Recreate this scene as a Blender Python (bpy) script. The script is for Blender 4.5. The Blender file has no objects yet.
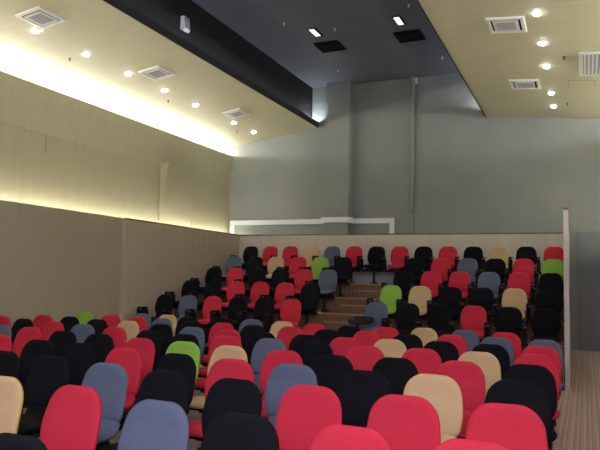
import bpy, bmesh, math, random
from mathutils import Vector, Matrix
random.seed(4)
SC = bpy.context.scene
COL = SC.collection

# ------------------------------------------------------------------ camera
CAM_Z = 1.55
RIGHT = Vector((0.9163991, 0.3995939, 0.0231819))
UP = Vector((0.012234, -0.0858516, 0.9962328))
FWD = Vector((-0.4000788, 0.9126632, 0.083563))
cam = bpy.data.cameras.new('camera')
cam.sensor_width = 36.0
cam.lens = 652.87 * 36.0 / 600.0
cam.clip_end = 200
cam_o = bpy.data.objects.new('camera', cam)
COL.objects.link(cam_o)
m = Matrix.Identity(4)
for i in range(3):
    m[i][0] = RIGHT[i]; m[i][1] = UP[i]; m[i][2] = -FWD[i]
m[2][3] = CAM_Z
cam_o.matrix_world = m
SC.camera = cam_o

# ------------------------------------------------------------------ world, exposure
w = bpy.data.worlds.new('world'); SC.world = w; w.use_nodes = True
w.node_tree.nodes['Background'].inputs[0].default_value = (0.6, 0.65, 0.75, 1)
w.node_tree.nodes['Background'].inputs[1].default_value = 0.0
vs = SC.view_settings
vs.view_transform = 'Standard'; vs.look = 'None'; vs.gamma = 1.0; vs.use_curve_mapping = False
vs.exposure = 0.0

def area(name, loc, size, power, color, target=None, sy=None):
    l = bpy.data.lights.new(name, 'AREA'); l.energy = power; l.color = color
    l.shape = 'RECTANGLE' if sy else 'SQUARE'; l.size = size
    if sy: l.size_y = sy
    o = bpy.data.objects.new(name, l); COL.objects.link(o); o.location = loc
    if target is not None:
        o.rotation_euler = (Vector(target) - Vector(loc)).to_track_quat('-Z', 'Y').to_euler()
    return o
# cool daylight and stage light that come from the front of the hall, behind the camera; below it, an overhead fill
area('stage_light', (-0.2, -1.0, 3.5), 2.6, 285, (0.78, 0.76, 1.0), (-1.2, 5.0, 0.8), 1.6)
area('hall_fill', (-4.9, 6.0, 6.9), 3.0, 42, (0.84, 0.93, 1.0), (-4.9, 9.0, 0), 7.0)  # added to brighten the hall, no such fitting hangs here

# ------------------------------------------------------------------ materials
def new_mat(name):
    mt = bpy.data.materials.new(name); mt.use_nodes = True
    nt = mt.node_tree; b = nt.nodes['Principled BSDF']
    return mt, nt, b
def plain(name, col, rough=0.6, metal=0.0, spec=0.5):
    mt, nt, b = new_mat(name)
    b.inputs['Base Color'].default_value = (*col, 1); b.inputs['Roughness'].default_value = rough
    b.inputs['Metallic'].default_value = metal; b.inputs['Specular IOR Level'].default_value = spec
    return mt
def noisy(name, c1, c2, scale=(1, 1, 1), nscale=1.0, rough=0.8, bump=0.0, detail=3, spec=0.3, seam=None):
    """two tones mixed by noise in object space, stretched by scale; optional thin seam lines (axis, pitch, offset)"""
    mt, nt, b = new_mat(name); N, L = nt.nodes, nt.links
    tc = N.new('ShaderNodeTexCoord'); mp = N.new('ShaderNodeMapping'); mp.inputs['Scale'].default_value = scale
    no = N.new('ShaderNodeTexNoise'); no.inputs['Scale'].default_value = nscale; no.inputs['Detail'].default_value = detail
    L.new(tc.outputs['Object'], mp.inputs['Vector']); L.new(mp.outputs[0], no.inputs['Vector'])
    r = N.new('ShaderNodeValToRGB'); r.color_ramp.elements[0].position = 0.3; r.color_ramp.elements[1].position = 0.7
    r.color_ramp.elements[0].color = (*c1, 1); r.color_ramp.elements[1].color = (*c2, 1)
    L.new(no.outputs['Fac'], r.inputs['Fac']); out = r.outputs['Color']
    for ax, pitch, off, wd in (seam or []):
        sx = N.new('ShaderNodeSeparateXYZ'); L.new(tc.outputs['Object'], sx.inputs[0])
        a = N.new('ShaderNodeMath'); a.operation = 'SUBTRACT'; L.new(sx.outputs[ax], a.inputs[0]); a.inputs[1].default_value = off
        p = N.new('ShaderNodeMath'); p.operation = 'PINGPONG'; L.new(a.outputs[0], p.inputs[0]); p.inputs[1].default_value = pitch / 2
        c = N.new('ShaderNodeMath'); c.operation = 'LESS_THAN'; L.new(p.outputs[0], c.inputs[0]); c.inputs[1].default_value = wd
        mx = N.new('ShaderNodeMixRGB'); mx.blend_type = 'MULTIPLY'; mx.inputs['Color2'].default_value = (0.82, 0.79, 0.72, 1)
        L.new(c.outputs[0], mx.inputs['Fac']); L.new(out, mx.inputs['Color1']); out = mx.outputs['Color']
    L.new(out, b.inputs['Base Color'])
    b.inputs['Roughness'].default_value = rough; b.inputs['Specular IOR Level'].default_value = spec
    if bump:
        bp = N.new('ShaderNodeBump'); bp.inputs['Strength'].default_value = bump; bp.inputs['Distance'].default_value = 0.005
        L.new(no.outputs['Fac'], bp.inputs['Height']); L.new(bp.outputs[0], b.inputs['Normal'])
    return mt
def emit(name, col, s):
    mt, nt, b = new_mat(name)
    b.inputs['Base Color'].default_value = (*col, 1)
    b.inputs['Emission Color'].default_value = (*col, 1); b.inputs['Emission Strength'].default_value = s
    return mt
def carpet(name, cols, pitch, rough=0.95):
    """carpet with narrow stripes running along the hall (bands across X)"""
    mt, nt, b = new_mat(name); N, L = nt.nodes, nt.links
    tc = N.new('ShaderNodeTexCoord'); sx = N.new('ShaderNodeSeparateXYZ'); L.new(tc.outputs['Object'], sx.inputs[0])
    d = N.new('ShaderNodeMath'); d.operation = 'DIVIDE'; L.new(sx.outputs[0], d.inputs[0]); d.inputs[1].default_value = pitch
    fr = N.new('ShaderNodeMath'); fr.operation = 'FRACT'; L.new(d.outputs[0], fr.inputs[0])
    r = N.new('ShaderNodeValToRGB'); r.color_ramp.interpolation = 'CONSTANT'
    el = r.color_ramp.elements
    while len(el) < len(cols): el.new(0.5)
    for k, (p, c) in enumerate(cols): el[k].position = p; el[k].color = (*c, 1)
    L.new(fr.outputs[0], r.inputs['Fac'])
    no = N.new('ShaderNodeTexNoise'); no.inputs['Scale'].default_value = 60; L.new(tc.outputs['Object'], no.inputs['Vector'])
    mx = N.new('ShaderNodeMixRGB'); mx.blend_type = 'OVERLAY'; mx.inputs['Fac'].default_value = 0.35
    L.new(r.outputs[0], mx.inputs['Color1']); L.new(no.outputs['Fac'], mx.inputs['Color2'])
    L.new(mx.outputs[0], b.inputs['Base Color']); b.inputs['Roughness'].default_value = rough
    b.inputs['Specular IOR Level'].default_value = 0.1
    return mt

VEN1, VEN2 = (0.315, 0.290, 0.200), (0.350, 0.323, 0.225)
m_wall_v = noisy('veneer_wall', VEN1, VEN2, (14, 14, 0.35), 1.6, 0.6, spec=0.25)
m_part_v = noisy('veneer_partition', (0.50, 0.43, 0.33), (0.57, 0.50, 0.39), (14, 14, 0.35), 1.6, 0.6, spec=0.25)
m_part_lit_v = noisy('veneer_partition_lit', (0.62, 0.57, 0.48), (0.68, 0.63, 0.53), (14, 14, 0.35), 1.6, 0.6, spec=0.25)  # partition veneer again, made lighter to stand for light on the back
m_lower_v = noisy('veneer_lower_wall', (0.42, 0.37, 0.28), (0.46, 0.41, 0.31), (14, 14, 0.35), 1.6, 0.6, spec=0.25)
m_ceil_v = noisy('veneer_ceiling', (0.49, 0.465, 0.325), (0.53, 0.505, 0.355), (0.5, 9, 9), 1.2, 0.55, spec=0.25,
                 seam=[(1, 2.38, 12.75, 0.004)])
m_dark = noisy('dark_ceiling_paint', (0.088, 0.094, 0.112), (0.097, 0.103, 0.122), (1, 1, 1), 1.5, 0.75)
m_soffit = noisy('dark_soffit_paint', (0.016, 0.016, 0.019), (0.019, 0.019, 0.022), (1, 1, 1), 1.5, 0.75)
m_grey = noisy('grey_wall_paint', (0.222, 0.238, 0.232), (0.242, 0.260, 0.252), (1, 1, 1), 1.2, 0.85)
m_greylow = noisy('shaded_dark_grey', (0.165, 0.175, 0.195), (0.185, 0.195, 0.215), (1, 1, 1), 1.2, 0.85)  # lower rear wall's lack of light is put into this colour
m_cap = noisy('brown_wood_cap', (0.16, 0.07, 0.035), (0.22, 0.10, 0.05), (3, 3, 8), 2, 0.5)
m_white = plain('white_paint', (0.72, 0.73, 0.76), 0.5)
m_endcap = plain('pale_panel_edge', (0.56, 0.50, 0.47), 0.5)
m_lavender = noisy('lavender_skirting', (0.34, 0.34, 0.42), (0.40, 0.40, 0.48), (1, 1, 1), 3, 0.6)
m_floor = carpet('striped_carpet', [(0, (0.40, 0.29, 0.26)), (0.16, (0.47, 0.39, 0.39)), (0.30, (0.36, 0.255, 0.225)), (0.44, (0.52, 0.29, 0.29)),
                                    (0.54, (0.42, 0.33, 0.31)), (0.70, (0.48, 0.41, 0.41)), (0.84, (0.38, 0.28, 0.25))], 0.12)
m_tier = carpet('brown_riser_carpet', [(0, (0.19, 0.11, 0.075)), (0.3, (0.25, 0.15, 0.105)), (0.55, (0.15, 0.085, 0.06)), (0.75, (0.23, 0.13, 0.09))], 0.10)
m_nosing = plain('golden_nosing', (0.36, 0.22, 0.10), 0.5)
m_black_metal = plain('black_metal', (0.012, 0.013, 0.018), 0.35, 0.3)
m_black_plastic = plain('black_plastic', (0.010, 0.010, 0.011), 0.75, 0, 0.2)
m_steel = plain('blue_tinted_steel', (0.12, 0.16, 0.26), 0.35, 0.8)
m_vent = plain('white_vent_plastic', (0.70, 0.70, 0.68), 0.45)
m_mesh = noisy('grey_filter_mesh', (0.30, 0.30, 0.32), (0.42, 0.42, 0.44), (60, 60, 60), 1, 0.7)
m_slot = plain('dark_slot', (0.006, 0.006, 0.007), 0.9, 0, 0.1)
m_blackvent = plain('black_vent_plastic', (0.004, 0.004, 0.0045), 0.9, 0, 0.08)
m_cove = emit('cove_tube', (1.0, 0.98, 0.90), 130)
m_ledge_lamp = emit('ledge_tube', (1.0, 0.96, 0.80), 66)
m_weak_cove = emit('soffit_tube', (0.80, 0.86, 1.0), 20)
m_down = emit('downlight_lens', (0.88, 0.90, 1.0), 60)
m_panel = emit('panel_light', (0.9, 0.92, 1.0), 1.1)
m_grill = plain('grey_speaker_grille', (0.33, 0.33, 0.33), 0.6)

def fabric(name, c):
    d = tuple(x * 0.80 for x in c); e = tuple(min(1, x * 1.16) for x in c)
    return noisy(name, d, e, (1, 1, 1), 220, 0.92, bump=0.25, detail=2, spec=0.15)
FAB = {'red': fabric('red_fabric', (0.56, 0.031, 0.058)),
       'black': fabric('black_fabric', (0.0062, 0.0068, 0.0095)),
       'grey': fabric('blue_grey_fabric', (0.112, 0.137, 0.205)),
       'yellow': fabric('tan_fabric', (0.61, 0.43, 0.235)),
       'green': fabric('lime_fabric', (0.27, 0.50, 0.07))}
RIM = {'red': fabric('red_piping', (0.48, 0.025, 0.04)), 'black': FAB['black'],
       'grey': fabric('blue_grey_piping', (0.12, 0.14, 0.20)),
       'yellow': fabric('mustard_piping', (0.55, 0.36, 0.08)),
       'green': fabric('lime_piping', (0.26, 0.46, 0.05))}

# ------------------------------------------------------------------ mesh helpers
def add_box(bm, x0, x1, y0, y1, z0, z1, mi=0, mat=None):
    c = [(x0, y0, z0), (x1, y0, z0), (x1, y1, z0), (x0, y1, z0), (x0, y0, z1), (x1, y0, z1), (x1, y1, z1), (x0, y1, z1)]
    vs_ = [bm.verts.new(mat @ Vector(p) if mat else p) for p in c]
    for f in ((0, 3, 2, 1), (4, 5, 6, 7), (0, 1, 5, 4), (1, 2, 6, 5), (2, 3, 7, 6), (3, 0, 4, 7)):
        fc = bm.faces.new([vs_[i] for i in f]); fc.material_index = mi
def add_prism(bm, poly, axis, a, b):
    """poly: 2D outline; extruded along axis ('x','y','z') from a to b"""
    def pt(p, t): return {'x': (t, p[0], p[1]), 'y': (p[0], t, p[1]), 'z': (p[0], p[1], t)}[axis]
    A = [bm.verts.new(pt(p, a)) for p in poly]; B = [bm.verts.new(pt(p, b)) for p in poly]
    n = len(poly)
    bm.faces.new(A); bm.faces.new(B[::-1])
    for i in range(n): bm.faces.new((A[i], B[i], B[(i + 1) % n], A[(i + 1) % n]))
def add_tube(bm, p0, p1, r, n=10, r1=None):
    p0, p1 = Vector(p0), Vector(p1); r1 = r if r1 is None else r1
    q = (p1 - p0).to_track_quat('Z', 'Y')
    A = [bm.verts.new(p0 + q @ Vector((r * math.cos(2 * math.pi * k / n), r * math.sin(2 * math.pi * k / n), 0))) for k in range(n)]
    B = [bm.verts.new(p1 + q @ Vector((r1 * math.cos(2 * math.pi * k / n), r1 * math.sin(2 * math.pi * k / n), 0))) for k in range(n)]
    bm.faces.new(A[::-1]); bm.faces.new(B)
    for i in range(n): bm.faces.new((A[i], A[(i + 1) % n], B[(i + 1) % n], B[i]))
def mesh_of(name, bm, mats, smooth=False, bevel=0):
    if bevel:
        bmesh.ops.bevel(bm, geom=list(bm.edges), offset=bevel, segments=2, affect='EDGES', profile=0.6)
    bmesh.ops.recalc_face_normals(bm, faces=bm.faces)
    me = bpy.data.meshes.new(name); bm.to_mesh(me); bm.free()
    for x in (mats if isinstance(mats, (list, tuple)) else [mats]): me.materials.append(x)
    if smooth:
        for p in me.polygons: p.use_smooth = True
    return me
def obj(name, bm, mats, parent=None, smooth=False, bevel=0, me=None):
    me = me or mesh_of(name, bm, mats, smooth, bevel)
    o = bpy.data.objects.new(name, me); COL.objects.link(o)
    if parent: o.parent = parent
    return o
def tag(o, label, cat, group=None):
    o['label'] = label; o['category'] = cat
    if group: o['group'] = group
    return o
def thing(name, loc, label, cat, group=None, rot=None):
    o = bpy.data.objects.new(name, None); COL.objects.link(o); o.location = loc; o.empty_display_size = 0.1
    if rot: o.rotation_euler = rot
    return tag(o, label, cat, group)
def struct(name, boxes, mat, poly=None):
    bm = bmesh.new()
    for b in boxes: add_box(bm, *b)
    if poly: add_prism(bm, *poly)
    o = obj(name, bm, mat); o['kind'] = 'structure'
    return o

# ------------------------------------------------------------------ room shell
YB = 17.5; XL = -10.0; XR = 1.5; YF = -4.0; TOPZ = 2.72
struct('floor', [(-10.6, 2.2, YF - .2, YB + .3, -0.15, 0)], m_floor)
# rear wall: taller grey wall and the wainscot in front of it, its shade painted as a darker grey
struct('wall_back', [(-10.6, 2.2, YB, YB + .2, 0, 7.6)], m_grey)
struct('wall_back_lower', [(-0.2, XR, YB - .12, YB, 0, 2.86)], m_greylow)
struct('trim_1', [(-0.2, XR, YB - .13, YB - .001, 2.86, 2.88)], m_greylow)
struct('wall_column', [(-6.79, -6.08, 17.2, YB, 0, 7.24)], m_grey)
# left side, upper: inner veneer skin (leans a little above 4.4 m) with a cove behind its top
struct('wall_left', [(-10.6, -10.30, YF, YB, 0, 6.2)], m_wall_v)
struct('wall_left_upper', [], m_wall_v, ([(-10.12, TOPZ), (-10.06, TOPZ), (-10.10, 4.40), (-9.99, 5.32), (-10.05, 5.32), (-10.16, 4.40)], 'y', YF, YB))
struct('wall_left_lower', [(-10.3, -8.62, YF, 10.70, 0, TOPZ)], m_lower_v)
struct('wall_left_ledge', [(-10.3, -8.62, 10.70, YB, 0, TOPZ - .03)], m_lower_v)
# thin joints in the upper wall cladding
m_joint = plain('veneer_joint', (0.25, 0.20, 0.13))
struct('trim_2', [(-10.085, -10.078, YF, 9.97, 4.378, 4.384), (-10.09, -10.075, 9.965, 9.97, 4.0, 4.38)], m_joint)
# right side
struct('wall_right', [(1.8, 2.0, YF, YB, 0, 6.2)], m_wall_v)
struct('wall_right_upper', [(XR, XR + .05, YF, YB, TOPZ, 5.32)], m_wall_v)
struct('wall_right_lower', [(1.3, 1.8, YF, YB, 0, TOPZ)], m_lower_v)
struct('wall_front', [(-10.6, 2.2, YF - .2, YF, 0, 7.6)], m_grey)
# ceilings
def slope_panel(name, x0, z0, x1, z1, mat, th=0.06):
    return struct(name, [], mat, ([(x0, z0), (x1, z1), (x1, z1 + th), (x0, z0 + th)], 'y', YF, YB))
slope_panel('ceiling_left', -10.32, 5.57, -7.17, 6.035, m_ceil_v)
slope_panel('ceiling_right', -2.365, 5.955, 1.85, 5.59, m_ceil_v)
struct('ceiling_center', [(-7.7, -1.6, YF, YB, 7.225, 7.4)], m_dark)
struct('trim_3', [(-7.175, -7.155, YF, YB, 6.02, 6.185)], m_soffit)
struct('trim_20', [(-2.375, -2.355, YF, YB, 5.94, 6.12)], m_soffit)
struct('wall_soffit_left', [(-7.5, -7.36, YF, YB, 6.08, 7.23)], m_soffit)
struct('wall_soffit_right', [(-2.1, -1.95, YF, YB, 5.99, 7.23)], m_soffit)

# partitions round the tiered seating
YP = 15.4
struct('wall_partition_back', [(-8.52, -0.32, YP, YP + .1, 0, TOPZ - .03)], m_part_lit_v)
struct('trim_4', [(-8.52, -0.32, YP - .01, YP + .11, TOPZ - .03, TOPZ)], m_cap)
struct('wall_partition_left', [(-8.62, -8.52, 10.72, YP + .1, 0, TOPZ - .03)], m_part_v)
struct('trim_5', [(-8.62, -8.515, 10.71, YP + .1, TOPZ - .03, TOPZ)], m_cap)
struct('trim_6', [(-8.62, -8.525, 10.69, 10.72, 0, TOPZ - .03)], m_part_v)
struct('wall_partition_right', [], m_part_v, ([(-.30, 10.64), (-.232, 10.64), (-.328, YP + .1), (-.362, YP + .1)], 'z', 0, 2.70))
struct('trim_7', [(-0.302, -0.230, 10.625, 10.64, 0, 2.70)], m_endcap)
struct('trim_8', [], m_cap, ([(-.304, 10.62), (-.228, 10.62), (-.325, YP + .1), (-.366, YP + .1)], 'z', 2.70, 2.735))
struct('baseboard_back', [(-8.5, -0.32, YP - .02, YP, 1.49, 1.93)], m_lavender)

# tiers
TZ = [0.29, 0.59, 0.89, 1.19, 1.49]
TY = [11.25, 12.18, 13.14, 14.09, 15.0]          # seat rows
TE = [10.60, 11.52, 12.47, 13.42, 14.35]         # front edge of every platform
for k in range(5):
    y1 = TE[k + 1] if k < 4 else YP
    struct('seating_tier', [(-8.51, -0.315, TE[k], y1, 0 if k == 0 else TZ[k] - .45, TZ[k])], m_tier)
    struct('trim_%d' % (9 + k), [(-8.5, -0.32, TE[k] - .012, TE[k] + .035, TZ[k] - .028, TZ[k] + .004)], m_nosing)
    struct('aisle_step', [(-4.78, -3.45, TE[k] - .31, TE[k] - .001, TZ[k] - .30 + .001, TZ[k] - .145)], m_tier)
    struct('trim_%d' % (14 + k), [(-4.78, -3.45, TE[k] - .322, TE[k] - .28, TZ[k] - .170, TZ[k] - .142)], m_nosing)

# column-fitting trunking on the rear wall
t = thing('cable_trunking', (-7.4, YB, 3.1), 'white boxed trunking crossing the grey rear wall and wrapping its column', 'trunking')
bm = bmesh.new()
for b in ((-9.99, -6.83, YB - .07, YB - .002, 3.17, 3.31), (-6.04, -4.82, YB - .07, YB - .002, 3.17, 3.31)): add_box(bm, *b)
o = obj('duct_run', bm, m_white, t, bevel=0.004); o.matrix_parent_inverse = Matrix.Translation((7.4, -YB, -3.1))
bm = bmesh.new(); add_box(bm, -6.86, -6.01, 17.13, 17.198, 3.18, 3.33); add_box(bm, -6.86, -6.79, 17.198, 17.44, 3.18, 3.33); add_box(bm, -6.08, -6.01, 17.198, 17.44, 3.18, 3.33)
o = obj('column_wrap', bm, m_white, t); o.matrix_parent_inverse = Matrix.Translation((7.4, -YB, -3.1))
for x in (-9.99, -4.95):
    bm = bmesh.new(); add_box(bm, x, x + .13, YB - .07, YB - .002, 2.70, 3.17)
    o = obj('duct_leg', bm, m_white, t); o.matrix_parent_inverse = Matrix.Translation((7.4, -YB, -3.1))

t = thing('wall_pipe', (-4.33, YB, 3.44), 'grey vertical pipe on the rear wall, right of the column', 'pipe')
bm = bmesh.new(); add_tube(bm, (0.0, -.055, 0.02), (0.0, -.055, 3.785), .055, 16); obj('pipe', bm, m_grey, t, smooth=False)
bm = bmesh.new(); add_tube(bm, (0.0, -.055, -.01), (0.0, -.055, .04), .057, 16); obj('end_collar', bm, m_grey, t)
bm = bmesh.new(); add_tube(bm, (.05, -.012, -1.2), (.05, -.012, 0.0), .011, 8); obj('cable', bm, m_greylow, t)
bm = bmesh.new(); add_box(bm, .07, .12, -.06, -.002, 3.62, 3.76); add_tube(bm, (.095, -.03, 3.6), (.095, -.03, 3.64), .02, 8)
obj('wall_sensor', bm, m_white, t)

# tilted acoustic panel on the left wall
t = thing('acoustic_panel', (-10.07, 14.5, 2.9), 'tall veneer panel tilting out from the upper left wall', 'wall panel')
bm = bmesh.new(); add_prism(bm, [(.008, 0.10), (0.04, 0.10), (0.25, 1.60), (-.014, 1.60)], 'y', -.62, .80)
obj('panel_body', bm, m_wall_v, t)

# ------------------------------------------------------------------ cove tubes (linear lamps)
def linear_lamp(name, p0, p1, r, mat, label, group):
    o = thing(name, (p0[0], p0[1], p0[2]), label, 'light', group)
    bm = bmesh.new(); add_tube(bm, (0, 0, 0), (p1[0] - p0[0], p1[1] - p0[1], p1[2] - p0[2]), r, 8); obj('tube', bm, mat, o, smooth=True)
    bm = bmesh.new(); add_box(bm, -.03, .03, 0, p1[1] - p0[1], -r - .03, -r - .002); obj('batten', bm, m_vent, o)
    return o
linear_lamp('cove_light', (-10.17, YF + .1, 5.34), (-10.17, YB - .06, 5.34), .018, m_cove, 'warm tube light hidden behind the top of the left wall', 'cove lights')
linear_lamp('cove_light', (-9.82, YF + .1, TOPZ + .035), (-9.82, YB - .06, TOPZ + .035), .016, m_ledge_lamp, 'warm tube light glowing along the ledge of the left wall', 'cove lights')
linear_lamp('cove_light', (1.66, YF + .1, 5.34), (1.66, YB - .06, 5.34), .018, m_cove, 'warm tube light above the right wall, washing the right ceiling', 'cove lights')
linear_lamp('cove_light', (1.40, YF + .1, TOPZ + .035), (1.40, YB - .06, TOPZ + .035), .016, m_ledge_lamp, 'warm tube light on the right wall ledge by the rear wall', 'cove lights')
linear_lamp('cove_light', (-7.27, YF + .1, 6.12), (-7.27, YB - .06, 6.12), .012, m_weak_cove, 'cool tube light along the left soffit edge under the dark ceiling', 'cove lights')
linear_lamp('cove_light', (-2.22, YF + .1, 6.06), (-2.22, YB - .06, 6.06), .012, m_weak_cove, 'cool tube light along the right soffit edge under the dark ceiling', 'cove lights')

m_end_cove = emit('end_lamp', (0.86, 0.92, 1.0), 200)
linear_lamp('cove_light', (-7.27, YB - .50, 6.15), (-7.27, YB - .08, 6.15), .02, m_end_cove, 'short bright lamp on the left soffit edge, lighting the rear wall beside the column', 'cove lights')
linear_lamp('cove_light', (-2.24, YB - .50, 6.08), (-2.24, YB - .08, 6.08), .02, m_end_cove, 'short bright lamp on the right soffit edge, lighting the rear wall corner', 'cove lights')
# ------------------------------------------------------------------ ceiling fittings
SL = math.atan2(.465, 3.15)      # slope of the left ceiling
SR = -math.atan2(.365, 4.215)    # slope of the right ceiling
def zl(x): return 5.57 + (x + 10.32) * .465 / 3.15
def zr(x): return 5.955 - (x + 2.365) * .365 / 4.215

def cassette(name, x, y, z, tilt, wx, wy, label, group, black=False):
    t = thing(name, (x, y, z), label, 'air vent', group, (0, -tilt, 0))
    fm, gm = (m_blackvent, m_slot) if black else (m_vent, m_mesh)
    a, b = wx / 2, wy / 2
    bm = bmesh.new()      # bevelled frame ring
    rings = [(1.0, -.001), (0.97, -.03), (0.80, -.035), (0.76, -.004)]
    vv = [[bm.verts.new((sx * a * k, sy * b * k, h)) for sx, sy in ((-1, -1), (1, -1), (1, 1), (-1, 1))] for k, h in rings]
    for i in range(3):
        for j in range(4): bm.faces.new((vv[i][j], vv[i][(j + 1) % 4], vv[i + 1][(j + 1) % 4], vv[i + 1][j]))
    obj('frame', bm, fm, t)
    bm = bmesh.new(); add_box(bm, -a * .77, a * .77, -b * .77, b * .77, -.010, -.002); obj('air_slot', bm, m_slot, t)
    bm = bmesh.new(); add_box(bm, -a * .66, a * .66, -b * .66, b * .66, -.032, -.012); p = obj('centre_panel', bm, fm, t, bevel=.004)
    bm = bmesh.new(); add_box(bm, -a * .50, a * .50, -b * .50, b * .50, -.036, -.0325)
    for k in range(9):
        yy = -b * .46 + k * b * .115; add_box(bm, -a * .49, a * .49, yy, yy + .006, -.040, -.036)
    obj('filter_grille', bm, gm, p)
for (x, y), wh in zip(((-8.36, 8.0), (-8.30, 11.18), (-8.33, 14.70)), ('nearest the camera', 'midway along', 'nearest the rear wall')):
    cassette('ceiling_vent', x, y, zl(x), SL, .54, .62, 'square white air vent in the left wood ceiling, the one ' + wh, 'vents in the left ceiling')
for (x, y), wh in zip(((-1.155, 10.97), (-1.14, 14.45)), ('nearer the camera', 'nearer the rear wall')):
    cassette('ceiling_vent', x, y, zr(x), SR, .61, .68, 'square white air vent in the right wood ceiling, the one ' + wh, 'vents in the right ceiling')
for (x, y), wh in zip(((-5.63, 14.40), (-3.66, 14.40)), ('left one, nearer the column', 'right one, nearer the wood ceiling')):
    cassette('ceiling_vent', x, y, 7.225, 0, .62, .64, 'black air vent in the dark ceiling, ' + wh, 'black vents in the dark ceiling', True)

t = thing('return_air_grille', (.38, 13.17, zr(.38)), 'large white slatted air grille at the right edge of the wood ceiling', 'air vent', None, (0, -SR, 0))
bm = bmesh.new()
for b in ((-.45, .45, -.69, -.62), (-.45, .45, .62, .69), (-.45, -.38, -.62, .62), (.38, .45, -.62, .62)): add_box(bm, b[0], b[1], b[2], b[3], -.03, -.001)
obj('frame', bm, m_vent, t)
bm = bmesh.new(); add_box(bm, -.38, .38, -.62, .62, -.006, -.001); obj('backing', bm, m_mesh, t)
for k in range(11):
    bm = bmesh.new(); x = -.36 + k * .068
    add_box(bm, x, x + .030, -.62, .62, -.026, -.008); obj('slat', bm, m_vent, t)
t = thing('access_hatch', (-.03, 14.50, zr(-.03)), 'flush wood access hatch in the right ceiling beyond the slatted grille', 'hatch', None, (0, -SR, 0))
bm = bmesh.new(); add_box(bm, -.24, .24, -.24, .24, -.006, -.001); obj('panel', bm, m_ceil_v, t)
bm = bmesh.new()
for b in ((-.25, .25, -.25, -.243), (-.25, .25, .243, .25), (-.25, -.243, -.243, .243), (.243, .25, -.243, .243)): add_box(bm, *b, -.004, -.001)
obj('frame_joint', bm, m_cap, t)

ORD = ['first', 'second', 'third', 'fourth', 'fifth', 'sixth', 'seventh', 'eighth', 'ninth', 'tenth', 'eleventh', 'twelfth', 'thirteenth', 'fourteenth']
def downlight(x, y, z, tilt, label, group):
    t = thing('downlight', (x, y, z), label, 'light', group, (0, -tilt, 0))
    bm = bmesh.new()
    n = 20; R_ = [(.075, -.001), (.072, -.010), (.066, -.010), (.062, -.003)]
    vv = [[bm.verts.new((r * math.cos(2 * math.pi * k / n), r * math.sin(2 * math.pi * k / n), h)) for k in range(n)] for r, h in R_]
    for i in range(3):
        for j in range(n): bm.faces.new((vv[i][j], vv[i][(j + 1) % n], vv[i + 1][(j + 1) % n], vv[i + 1][j]))
    obj('trim_ring', bm, m_vent, t, smooth=True)
    bm = bmesh.new(); add_tube(bm, (0, 0, -.030), (0, 0, -.002), .052, 16, .060); obj('lens', bm, m_down, t)
    l = bpy.data.lights.new('downlight_beam', 'SPOT'); l.energy = 22; l.color = (1, .96, .92); l.spot_size = 1.5; l.spot_blend = .6; l.shadow_soft_size = .05
    s = bpy.data.objects.new('downlight_beam', l); COL.objects.link(s); s.parent = t; s.location = (0, 0, -.05)
for k, y in enumerate((8.30, 9.57, 10.84, 12.13, 13.44, 15.35, 16.53)):
    downlight(-8.78, y, zl(-8.78), SL, 'small bright downlight in the left ceiling, %s counting from the camera' % ORD[k], 'downlights in the left ceiling')
for k, y in enumerate((10.55, 11.93, 13.26, 15.18, 16.33)):
    downlight(-.65, y, zr(-.65), SR, 'small bright downlight in the right ceiling, %s counting from the camera' % ORD[k], 'downlights in the right ceiling')

def sprinkler(x, y, z, mat, label, group):
    t = thing('sprinkler', (x, y, z), label, 'sprinkler', group)
    bm = bmesh.new(); add_tube(bm, (0, 0, -.012), (0, 0, 0.01), .024, 12); obj('rosette', bm, mat, t)
    bm = bmesh.new(); add_tube(bm, (0, 0, -.05), (0, 0, -.012), .009, 8); add_tube(bm, (0, 0, -.055), (0, 0, -.05), .018, 12); obj('head', bm, mat, t)
for k, (x, y) in enumerate(((-9.16, 9.54), (-9.11, 12.75), (-9.09, 16.1))):
    sprinkler(x, y, zl(x), m_black_metal, 'small dark sprinkler in the left wood ceiling, %s from the camera' % ORD[k], 'sprinklers in the left ceiling')
for k, (x, y) in enumerate(((-.32, 12.72), (-.34, 16.07))):
    sprinkler(x, y, zr(x), m_black_metal, 'small dark sprinkler in the right wood ceiling, %s from the camera' % ORD[k], 'sprinklers in the right ceiling')
for x, y, lb in ((-5.13, 13.4, 'beside the left panel light'), (-3.26, 12.72, 'above the right panel light near the top edge'), (-3.24, 16.08, 'by the right corner near the rear wall'),
                 (-6.07, 12.71, 'left of the left panel light'), (-6.07, 16.16, 'just in front of the column')):
    sprinkler(x, y, 7.225, m_white, 'tiny white sprinkler on the dark ceiling ' + lb, 'sprinklers on the dark ceiling')
for x, lb in ((-5.63, 'in front of the left black vent'), (-3.66, 'in front of the right black vent')):
    t = thing('panel_light', (x, 13.45, 7.225), 'small white rectangular light on the dark ceiling ' + lb, 'light', 'panel lights on the dark ceiling')
    bm = bmesh.new(); add_box(bm, -.085, .105, -.25, .25, -.012, -.001); obj('housing', bm, m_blackvent, t)
    bm = bmesh.new(); add_box(bm, -.065, .055, -.215, .215, -.018, -.0125); obj('diffuser', bm, m_panel, t)

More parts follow.
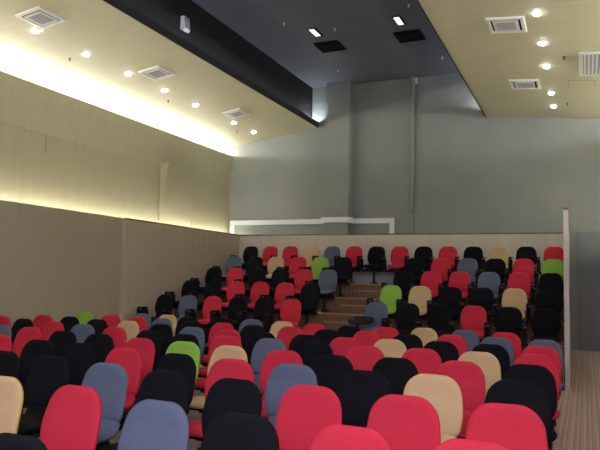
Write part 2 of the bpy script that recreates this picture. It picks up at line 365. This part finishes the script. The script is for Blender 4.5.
# small loudspeaker on the dark soffit
t = thing('wall_speaker', (-7.358, 10.70, 6.60), 'small white loudspeaker on the dark left soffit near the top edge', 'speaker', None, (0, math.radians(0), 0))
bm = bmesh.new(); add_prism(bm, [(-.0, .15), (.08, .15), (.11, -.10), (.08, -.15), (0, -.12)], 'y', -.10, .10); obj('cabinet', bm, m_white, t, bevel=.008)
bm = bmesh.new()
q = [(.083, .13), (.09, .13), (.117, -.09), (.109, -.09)]
add_prism(bm, q, 'y', -.085, .085); obj('grille', bm, m_grill, t)
bm = bmesh.new(); add_box(bm, -.002, .03, -.03, .03, -.06, .06); obj('bracket', bm, m_black_metal, t)

# ------------------------------------------------------------------ chairs
def loft(bm, rings, n=28, e=2.6, mi_rim=1, rim_at=0.86):
    """rings: (cy, cz, ny, nz, half width, half thickness, bow). cross-section in the plane of X and the normal (ny,nz)."""
    R_ = []
    for cy, cz, ny, nz, hw, ht, bow in rings:
        row = []
        for k in range(n):
            a = 2 * math.pi * k / n; c, s = math.cos(a), math.sin(a)
            x = hw * math.copysign(abs(c) ** (2 / e), c); q = ht * math.copysign(abs(s) ** (2 / 2.2), s)
            q += bow * ((x / .21) ** 2)
            row.append(bm.verts.new((x, cy + ny * q, cz + nz * q)))
        R_.append(row)
    for i in range(len(R_) - 1):
        for k in range(n):
            f = bm.faces.new((R_[i][k], R_[i][(k + 1) % n], R_[i + 1][(k + 1) % n], R_[i + 1][k]))
            xm = (abs(math.cos(2 * math.pi * (k + .5) / n)))
            f.material_index = mi_rim if xm > .955 else 0
    bm.faces.new(R_[0][::-1]); bm.faces.new(R_[-1])

def lerp(tab, t):
    for (a, va), (b, vb) in zip(tab, tab[1:]):
        if t <= b: 
            u = (t - a) / (b - a); u = max(0, min(1, u)); u = u * u * (3 - 2 * u) if False else u
            return va + (vb - va) * u
    return tab[-1][1]

def back_mesh(color):
    bm = bmesh.new(); z0, z1 = .485, .895; rt, rb = .120, .040
    W = [(0, .190), (.12, .204), (.3, .217), (.45, .218), (.65, .209), (.8, .197), (1, .180)]
    rings = []; N = 26
    ts = [0, .004, .015, .035, .06, .1, .16, .24, .32, .4, .48, .56, .64, .7, .75, .8, .84, .88, .915, .942, .963, .979, .990, .997, 1.0]
    for t in ts:
        z = z0 + (z1 - z0) * t; wd = lerp(W, t); th = .036
        dt = z1 - z; db = z - z0
        if dt < rt: k = math.sqrt(max(0, 1 - ((rt - dt) / rt) ** 2)); wd = wd - .115 + .115 * k; 
        if dt < .04: th = .036 * math.sqrt(max(0.01, 1 - ((.04 - dt) / .04) ** 2))
        if db < rb: k = math.sqrt(max(0, 1 - ((rb - db) / rb) ** 2)); wd = wd - .03 + .03 * k
        if db < .03: th = .036 * math.sqrt(max(0.05, 1 - ((.03 - db) / .03) ** 2))
        y = -.055 + .062 * t - .014 * math.sin(math.pi * min(1, t * 1.5)) 
        ny, nz = -.975, .22
        rings.append((y, z, ny, nz, max(wd, .02), th, .018))
    loft(bm, rings)
    return mesh_of('backrest', bm, [FAB[color], RIM[color]], True)

def seat_mesh(color):
    bm = bmesh.new()
    # path from the top of the lumbar part down and forward to the waterfall front
    P = [(-.054, .522, .10, .020), (-.056, .512, .140, .032), (-.060, .492, .172, .036), (-.066, .462, .182, .037), (-.084, .432, .186, .038), (-.125, .410, .192, .040), (-.180, .402, .197, .041), (-.25, .405, .206, .041),
         (-.30, .410, .214, .041), (-.37, .412, .216, .041), (-.42, .410, .212, .040), (-.455, .403, .200, .037), (-.478, .390, .180, .030), (-.488, .378, .150, .018), (-.490, .372, .12, .008)]
    rings = []
    for i, (y, z, hw, ht) in enumerate(P):
        a = P[max(0, i - 1)]; b = P[min(len(P) - 1, i + 1)]
        ty, tz = b[0] - a[0], b[1] - a[1]; l = math.hypot(ty, tz); ty, tz = ty / l, tz / l
        rings.append((y, z, tz, -ty, hw, ht, .006))
    loft(bm, rings)
    return mesh_of('seat', bm, [FAB[color], RIM[color]], True)
def pan_mesh():
    bm = bmesh.new(); add_box(bm, -.17, .17, -.42, -.14, .335, .366)
    add_box(bm, -.035, .035, -.025, -.005, .34, .60); add_box(bm, -.035, .035, -.16, -.005, .325, .35)
    return mesh_of('seat_pan', bm, m_black_plastic, False, .006)
def crossbar_mesh(x0):
    bm = bmesh.new(); add_box(bm, x0, .18 if x0 > -.2 else .222, -.255, -.195, .280, .334)
    return mesh_of('crossbar', bm, m_black_metal, False, .004)
def leg_mesh():
    bm = bmesh.new(); add_box(bm, -.025, .025, -.25, -.20, .045, .285)
    return mesh_of('leg', bm, m_black_metal, False, .004)
def foot_mesh():
    bm = bmesh.new()
    add_prism(bm, [(-.46, .0), (.0, .0), (.0, .022), (-.18, .050), (-.27, .050), (-.46, .022)], 'x', -.028, .028)
    return mesh_of('foot', bm, m_black_metal, False, .003)
def tip_mesh(): 
    bm = bmesh.new(); add_box(bm, -.031, .031, -.485, -.42, 0, .03)
    return mesh_of('foot_tip', bm, m_steel, False, .004)
def arm_mesh():
    bm = bmesh.new(); add_box(bm, -.300, -.270, -.26, -.20, .29, .56); add_box(bm, -.300, -.270, -.40, -.20, .54, .585)
    return mesh_of('arm_support', bm, m_black_plastic, False, .006)
def tablet_mesh():
    bm = bmesh.new(); add_prism(bm, [(-.53, .60), (-.50, .635), (-.22, .635), (-.20, .60), (-.24, .36), (-.30, .30), (-.42, .30), (-.50, .38)], 'x', -.328, -.305)
    add_box(bm, -.335, -.262, -.50, -.24, .628, .645)
    return mesh_of('writing_tablet', bm, m_black_plastic, False, .003)
def hinge_mesh():
    bm = bmesh.new(); add_tube(bm, (-.335, -.45, .60), (-.262, -.45, .60), .020, 12)
    return mesh_of('hinge', bm, m_steel)
MESH = dict(seat_pan=pan_mesh(), crossbar=crossbar_mesh(-.18), long_crossbar=crossbar_mesh(-.27), leg=leg_mesh(), foot=foot_mesh(), foot_tip=tip_mesh(), arm_support=arm_mesh(), writing_tablet=tablet_mesh(), hinge=hinge_mesh())
BACK = {c: back_mesh(c) for c in FAB}; SEAT = {c: seat_mesh(c) for c in FAB}
LOOK = {'red': 'red', 'black': 'black', 'grey': 'blue-grey', 'yellow': 'tan', 'green': 'lime green'}

def build_chair(color, arm):
    r = thing('padded_chair', (0, 0, 0), '', 'chair')
    obj('backrest', None, None, r, me=BACK[color]); obj('seat', None, None, r, me=SEAT[color])
    for n in ('seat_pan', 'crossbar', 'leg'): obj(n, None, None, r, me=MESH['long_crossbar' if arm and n == 'crossbar' else n])
    f = obj('foot', None, None, r, me=MESH['foot']); obj('foot_tip', None, None, f, me=MESH['foot_tip'])['label'] = 'blue-tinted steel foot tip'
    if arm:
        a = obj('arm_support', None, None, r, me=MESH['arm_support'])
        obj('writing_tablet', None, None, a, me=MESH['writing_tablet']); obj('hinge', None, None, a, me=MESH['hinge'])
    return r
PROTO = {}
def copy_tree(o, parent=None):
    c = o.copy(); COL.objects.link(c)
    if parent: c.parent = parent
    for ch in list(o.children): copy_tree(ch, c)
    return c
def chair(x, y, z, color, arm, label, group, rz=0.0):
    key = (color, arm)
    if key not in PROTO: PROTO[key] = build_chair(color, arm); o = PROTO[key]
    else: o = copy_tree(PROTO[key])
    o.location = (x, y, z); o.rotation_euler = (0, 0, rz)
    o['label'] = label; o['group'] = group
    return o

FLAT = [
 [(-0.43, 2.87, 'red'), (-0.97, 2.87, 'red'), (-1.53, 2.87, 'black'), (-2.07, 2.94, 'grey'), (-2.75, 3.08, 'red'), (-3.4, 3.12, 'yellow')],
 [(-0.41, 3.82, 'red'), (-0.97, 3.79, 'red'), (-1.57, 3.83, 'red'), (-2.1, 3.82, 'black'), (-2.7, 3.9, 'black'), (-3.28, 3.98, 'grey'), (-3.91, 4.07, 'black'), (-4.49, 4.12, 'black')],
 [(-0.44, 4.79, 'black'), (-1.01, 4.75, 'yellow'), (-1.5, 4.68, 'black'), (-2.09, 4.72, 'grey'), (-2.64, 4.73, 'red'), (-3.21, 4.79, 'black'), (-3.85, 4.9, 'red'), (-4.46, 5.0, 'black'), (-4.98, 5.0, 'black'), (-5.76, 5.2, 'red')],
 [(-0.44, 5.79, 'black'), (-0.98, 5.69, 'red'), (-1.52, 5.61, 'black'), (-2.06, 5.49, 'black'), (-2.58, 5.59, 'red'), (-3.17, 5.63, 'yellow'), (-3.76, 5.72, 'green'), (-4.33, 5.76, 'red'), (-4.99, 5.89, 'black'), (-5.57, 5.95, 'black'), (-6.24, 6.1, 'red'), (-6.8, 6.16, 'grey')],
 [(-0.45, 6.72, 'red'), (-0.96, 6.57, 'yellow'), (-1.51, 6.55, 'red'), (-2.06, 6.45, 'red'), (-2.64, 6.54, 'black'), (-3.2, 6.58, 'grey'), (-3.75, 6.57, 'red'), (-4.24, 6.46, 'black'), (-4.85, 6.62, 'black'), (-5.49, 6.76, 'red'), (-6.12, 6.89, 'grey'), (-6.74, 7.01, 'red'), (-7.47, 7.17, 'black'), (-8.15, 7.38, 'red')],
 [(-0.46, 7.62, 'red'), (-0.97, 7.48, 'black'), (-1.51, 7.48, 'black'), (-2.06, 7.35, 'yellow'), (-2.56, 7.25, 'red'), (-3.08, 7.29, 'black'), (-3.66, 7.29, 'black'), (-4.19, 7.36, 'red'), (-4.76, 7.42, 'grey'), (-5.38, 7.6, 'black'), (-6.11, 7.82, 'yellow'), (-6.65, 7.78, 'black'), (-7.36, 7.98, 'black'), (-7.96, 8.04, 'red')],
 [(-0.47, 8.54, 'grey'), (-1.03, 8.52, 'grey'), (-1.58, 8.52, 'red'), (-2.08, 8.22, 'black'), (-2.66, 8.39, 'red'), (-3.18, 8.27, 'black'), (-3.77, 8.39, 'red'), (-4.32, 8.31, 'black'), (-4.87, 8.41, 'red'), (-5.42, 8.43, 'black'), (-6.11, 8.65, 'grey'), (-6.65, 8.72, 'red'), (-7.25, 8.81, 'red'), (-7.99, 9.03, 'green')],
 [(-1.02, 9.45, 'red'), (-1.58, 9.49, 'grey'), (-2.16, 9.52, 'yellow'), (-2.65, 9.26, 'red'), (-3.17, 9.14, 'black'), (-3.76, 9.22, 'red'), (-4.35, 9.36, 'yellow'), (-4.95, 9.46, 'grey'), (-5.5, 9.5, 'black'), (-6.05, 9.3, 'black'), (-6.61, 9.51, 'yellow'), (-7.13, 9.49, 'grey')]]
for j, row in enumerate(FLAT):
    for i, (x, y, c) in enumerate(row):
        rz = math.radians(random.uniform(-2.5, 2.5))
        rn = 'nearest' if j == 0 else ORD[j]
        side = 'aisle end' if j < 7 else 'right end'
        lb = '%s padded chair, %s from the right, in the %s floor-level row' % (LOOK[c], ORD[i], rn)
        chair(x, y, 0, c, False, lb, 'padded chairs in rows on the flat floor', rz)
chair(-2.12, 2.04, 0, 'black', False, 'black padded chair in the bottom left corner, ahead of the nearest row', 'padded chairs in rows on the flat floor', 0)

TIER = [   # left block from the left wall, right block from the steps
 ('first', ['black', 'grey', 'red', 'black', 'black', 'red'], ['grey', 'black', 'black', 'red', 'black', 'black']),
 ('second', ['black', 'black', 'red', 'red', 'red', 'black'], ['green', 'yellow', 'black', 'black', 'yellow', 'black']),
 ('third', ['black', 'red', 'black', 'black', 'red', 'grey'], ['black', 'red', 'red', 'grey', 'red', 'black']),
 ('fourth', ['grey', 'black', 'yellow', 'red', 'green', 'black'], ['black', 'red', 'grey', 'black', 'red', 'green'])]
GT = 'tablet-arm chairs on the tiers'
open_seat = None
for k, (nm, Lb, Rb) in enumerate(TIER):
    for i, c in enumerate(Lb):
        chair(-7.89 + .567 * i, TY[k], TZ[k], c, True, '%s tablet-arm chair on the %s tier, %s from the left wall' % (LOOK[c], nm, ORD[i]), GT)
    for i, c in enumerate(Rb):
        o = chair(-3.40 + .561 * i, TY[k], TZ[k], c, True, '%s tablet-arm chair on the %s tier, %s right of the steps' % (LOOK[c], nm, ORD[i]), GT)
        if k == 0 and i == 0: open_seat = o
for i, c in enumerate(['black', 'red', 'red', 'yellow', 'grey', 'red', 'black', 'red', 'black', 'red', 'black', 'yellow', 'black', 'red']):
    chair(-7.93 + .563 * i, TY[4], TZ[4], c, True, '%s tablet-arm chair in the top row, %s from the left wall' % (LOOK[c], ORD[i]), GT)

# the chair beside the steps has its tablet swung out
for a in open_seat.children:
    if a.name.startswith('arm_support'):
        for tch in list(a.children):
            if tch.name.startswith('writing_tablet'):
                bm = bmesh.new()
                out = [(-.24, .05), (-.20, -.10), (-.02, -.16), (.16, -.13), (.24, -.02), (.20, .12), (.0, .17), (-.15, .15)]
                add_prism(bm, out, 'z', -.011, .011)
                tch.data = mesh_of('open_tablet', bm, m_black_plastic, False, .004)
                tch.location = (-.16, -.42, .585); tch.rotation_euler = (math.radians(20), math.radians(-3), math.radians(5))
                tch['label'] = 'writing tablet swung out level'
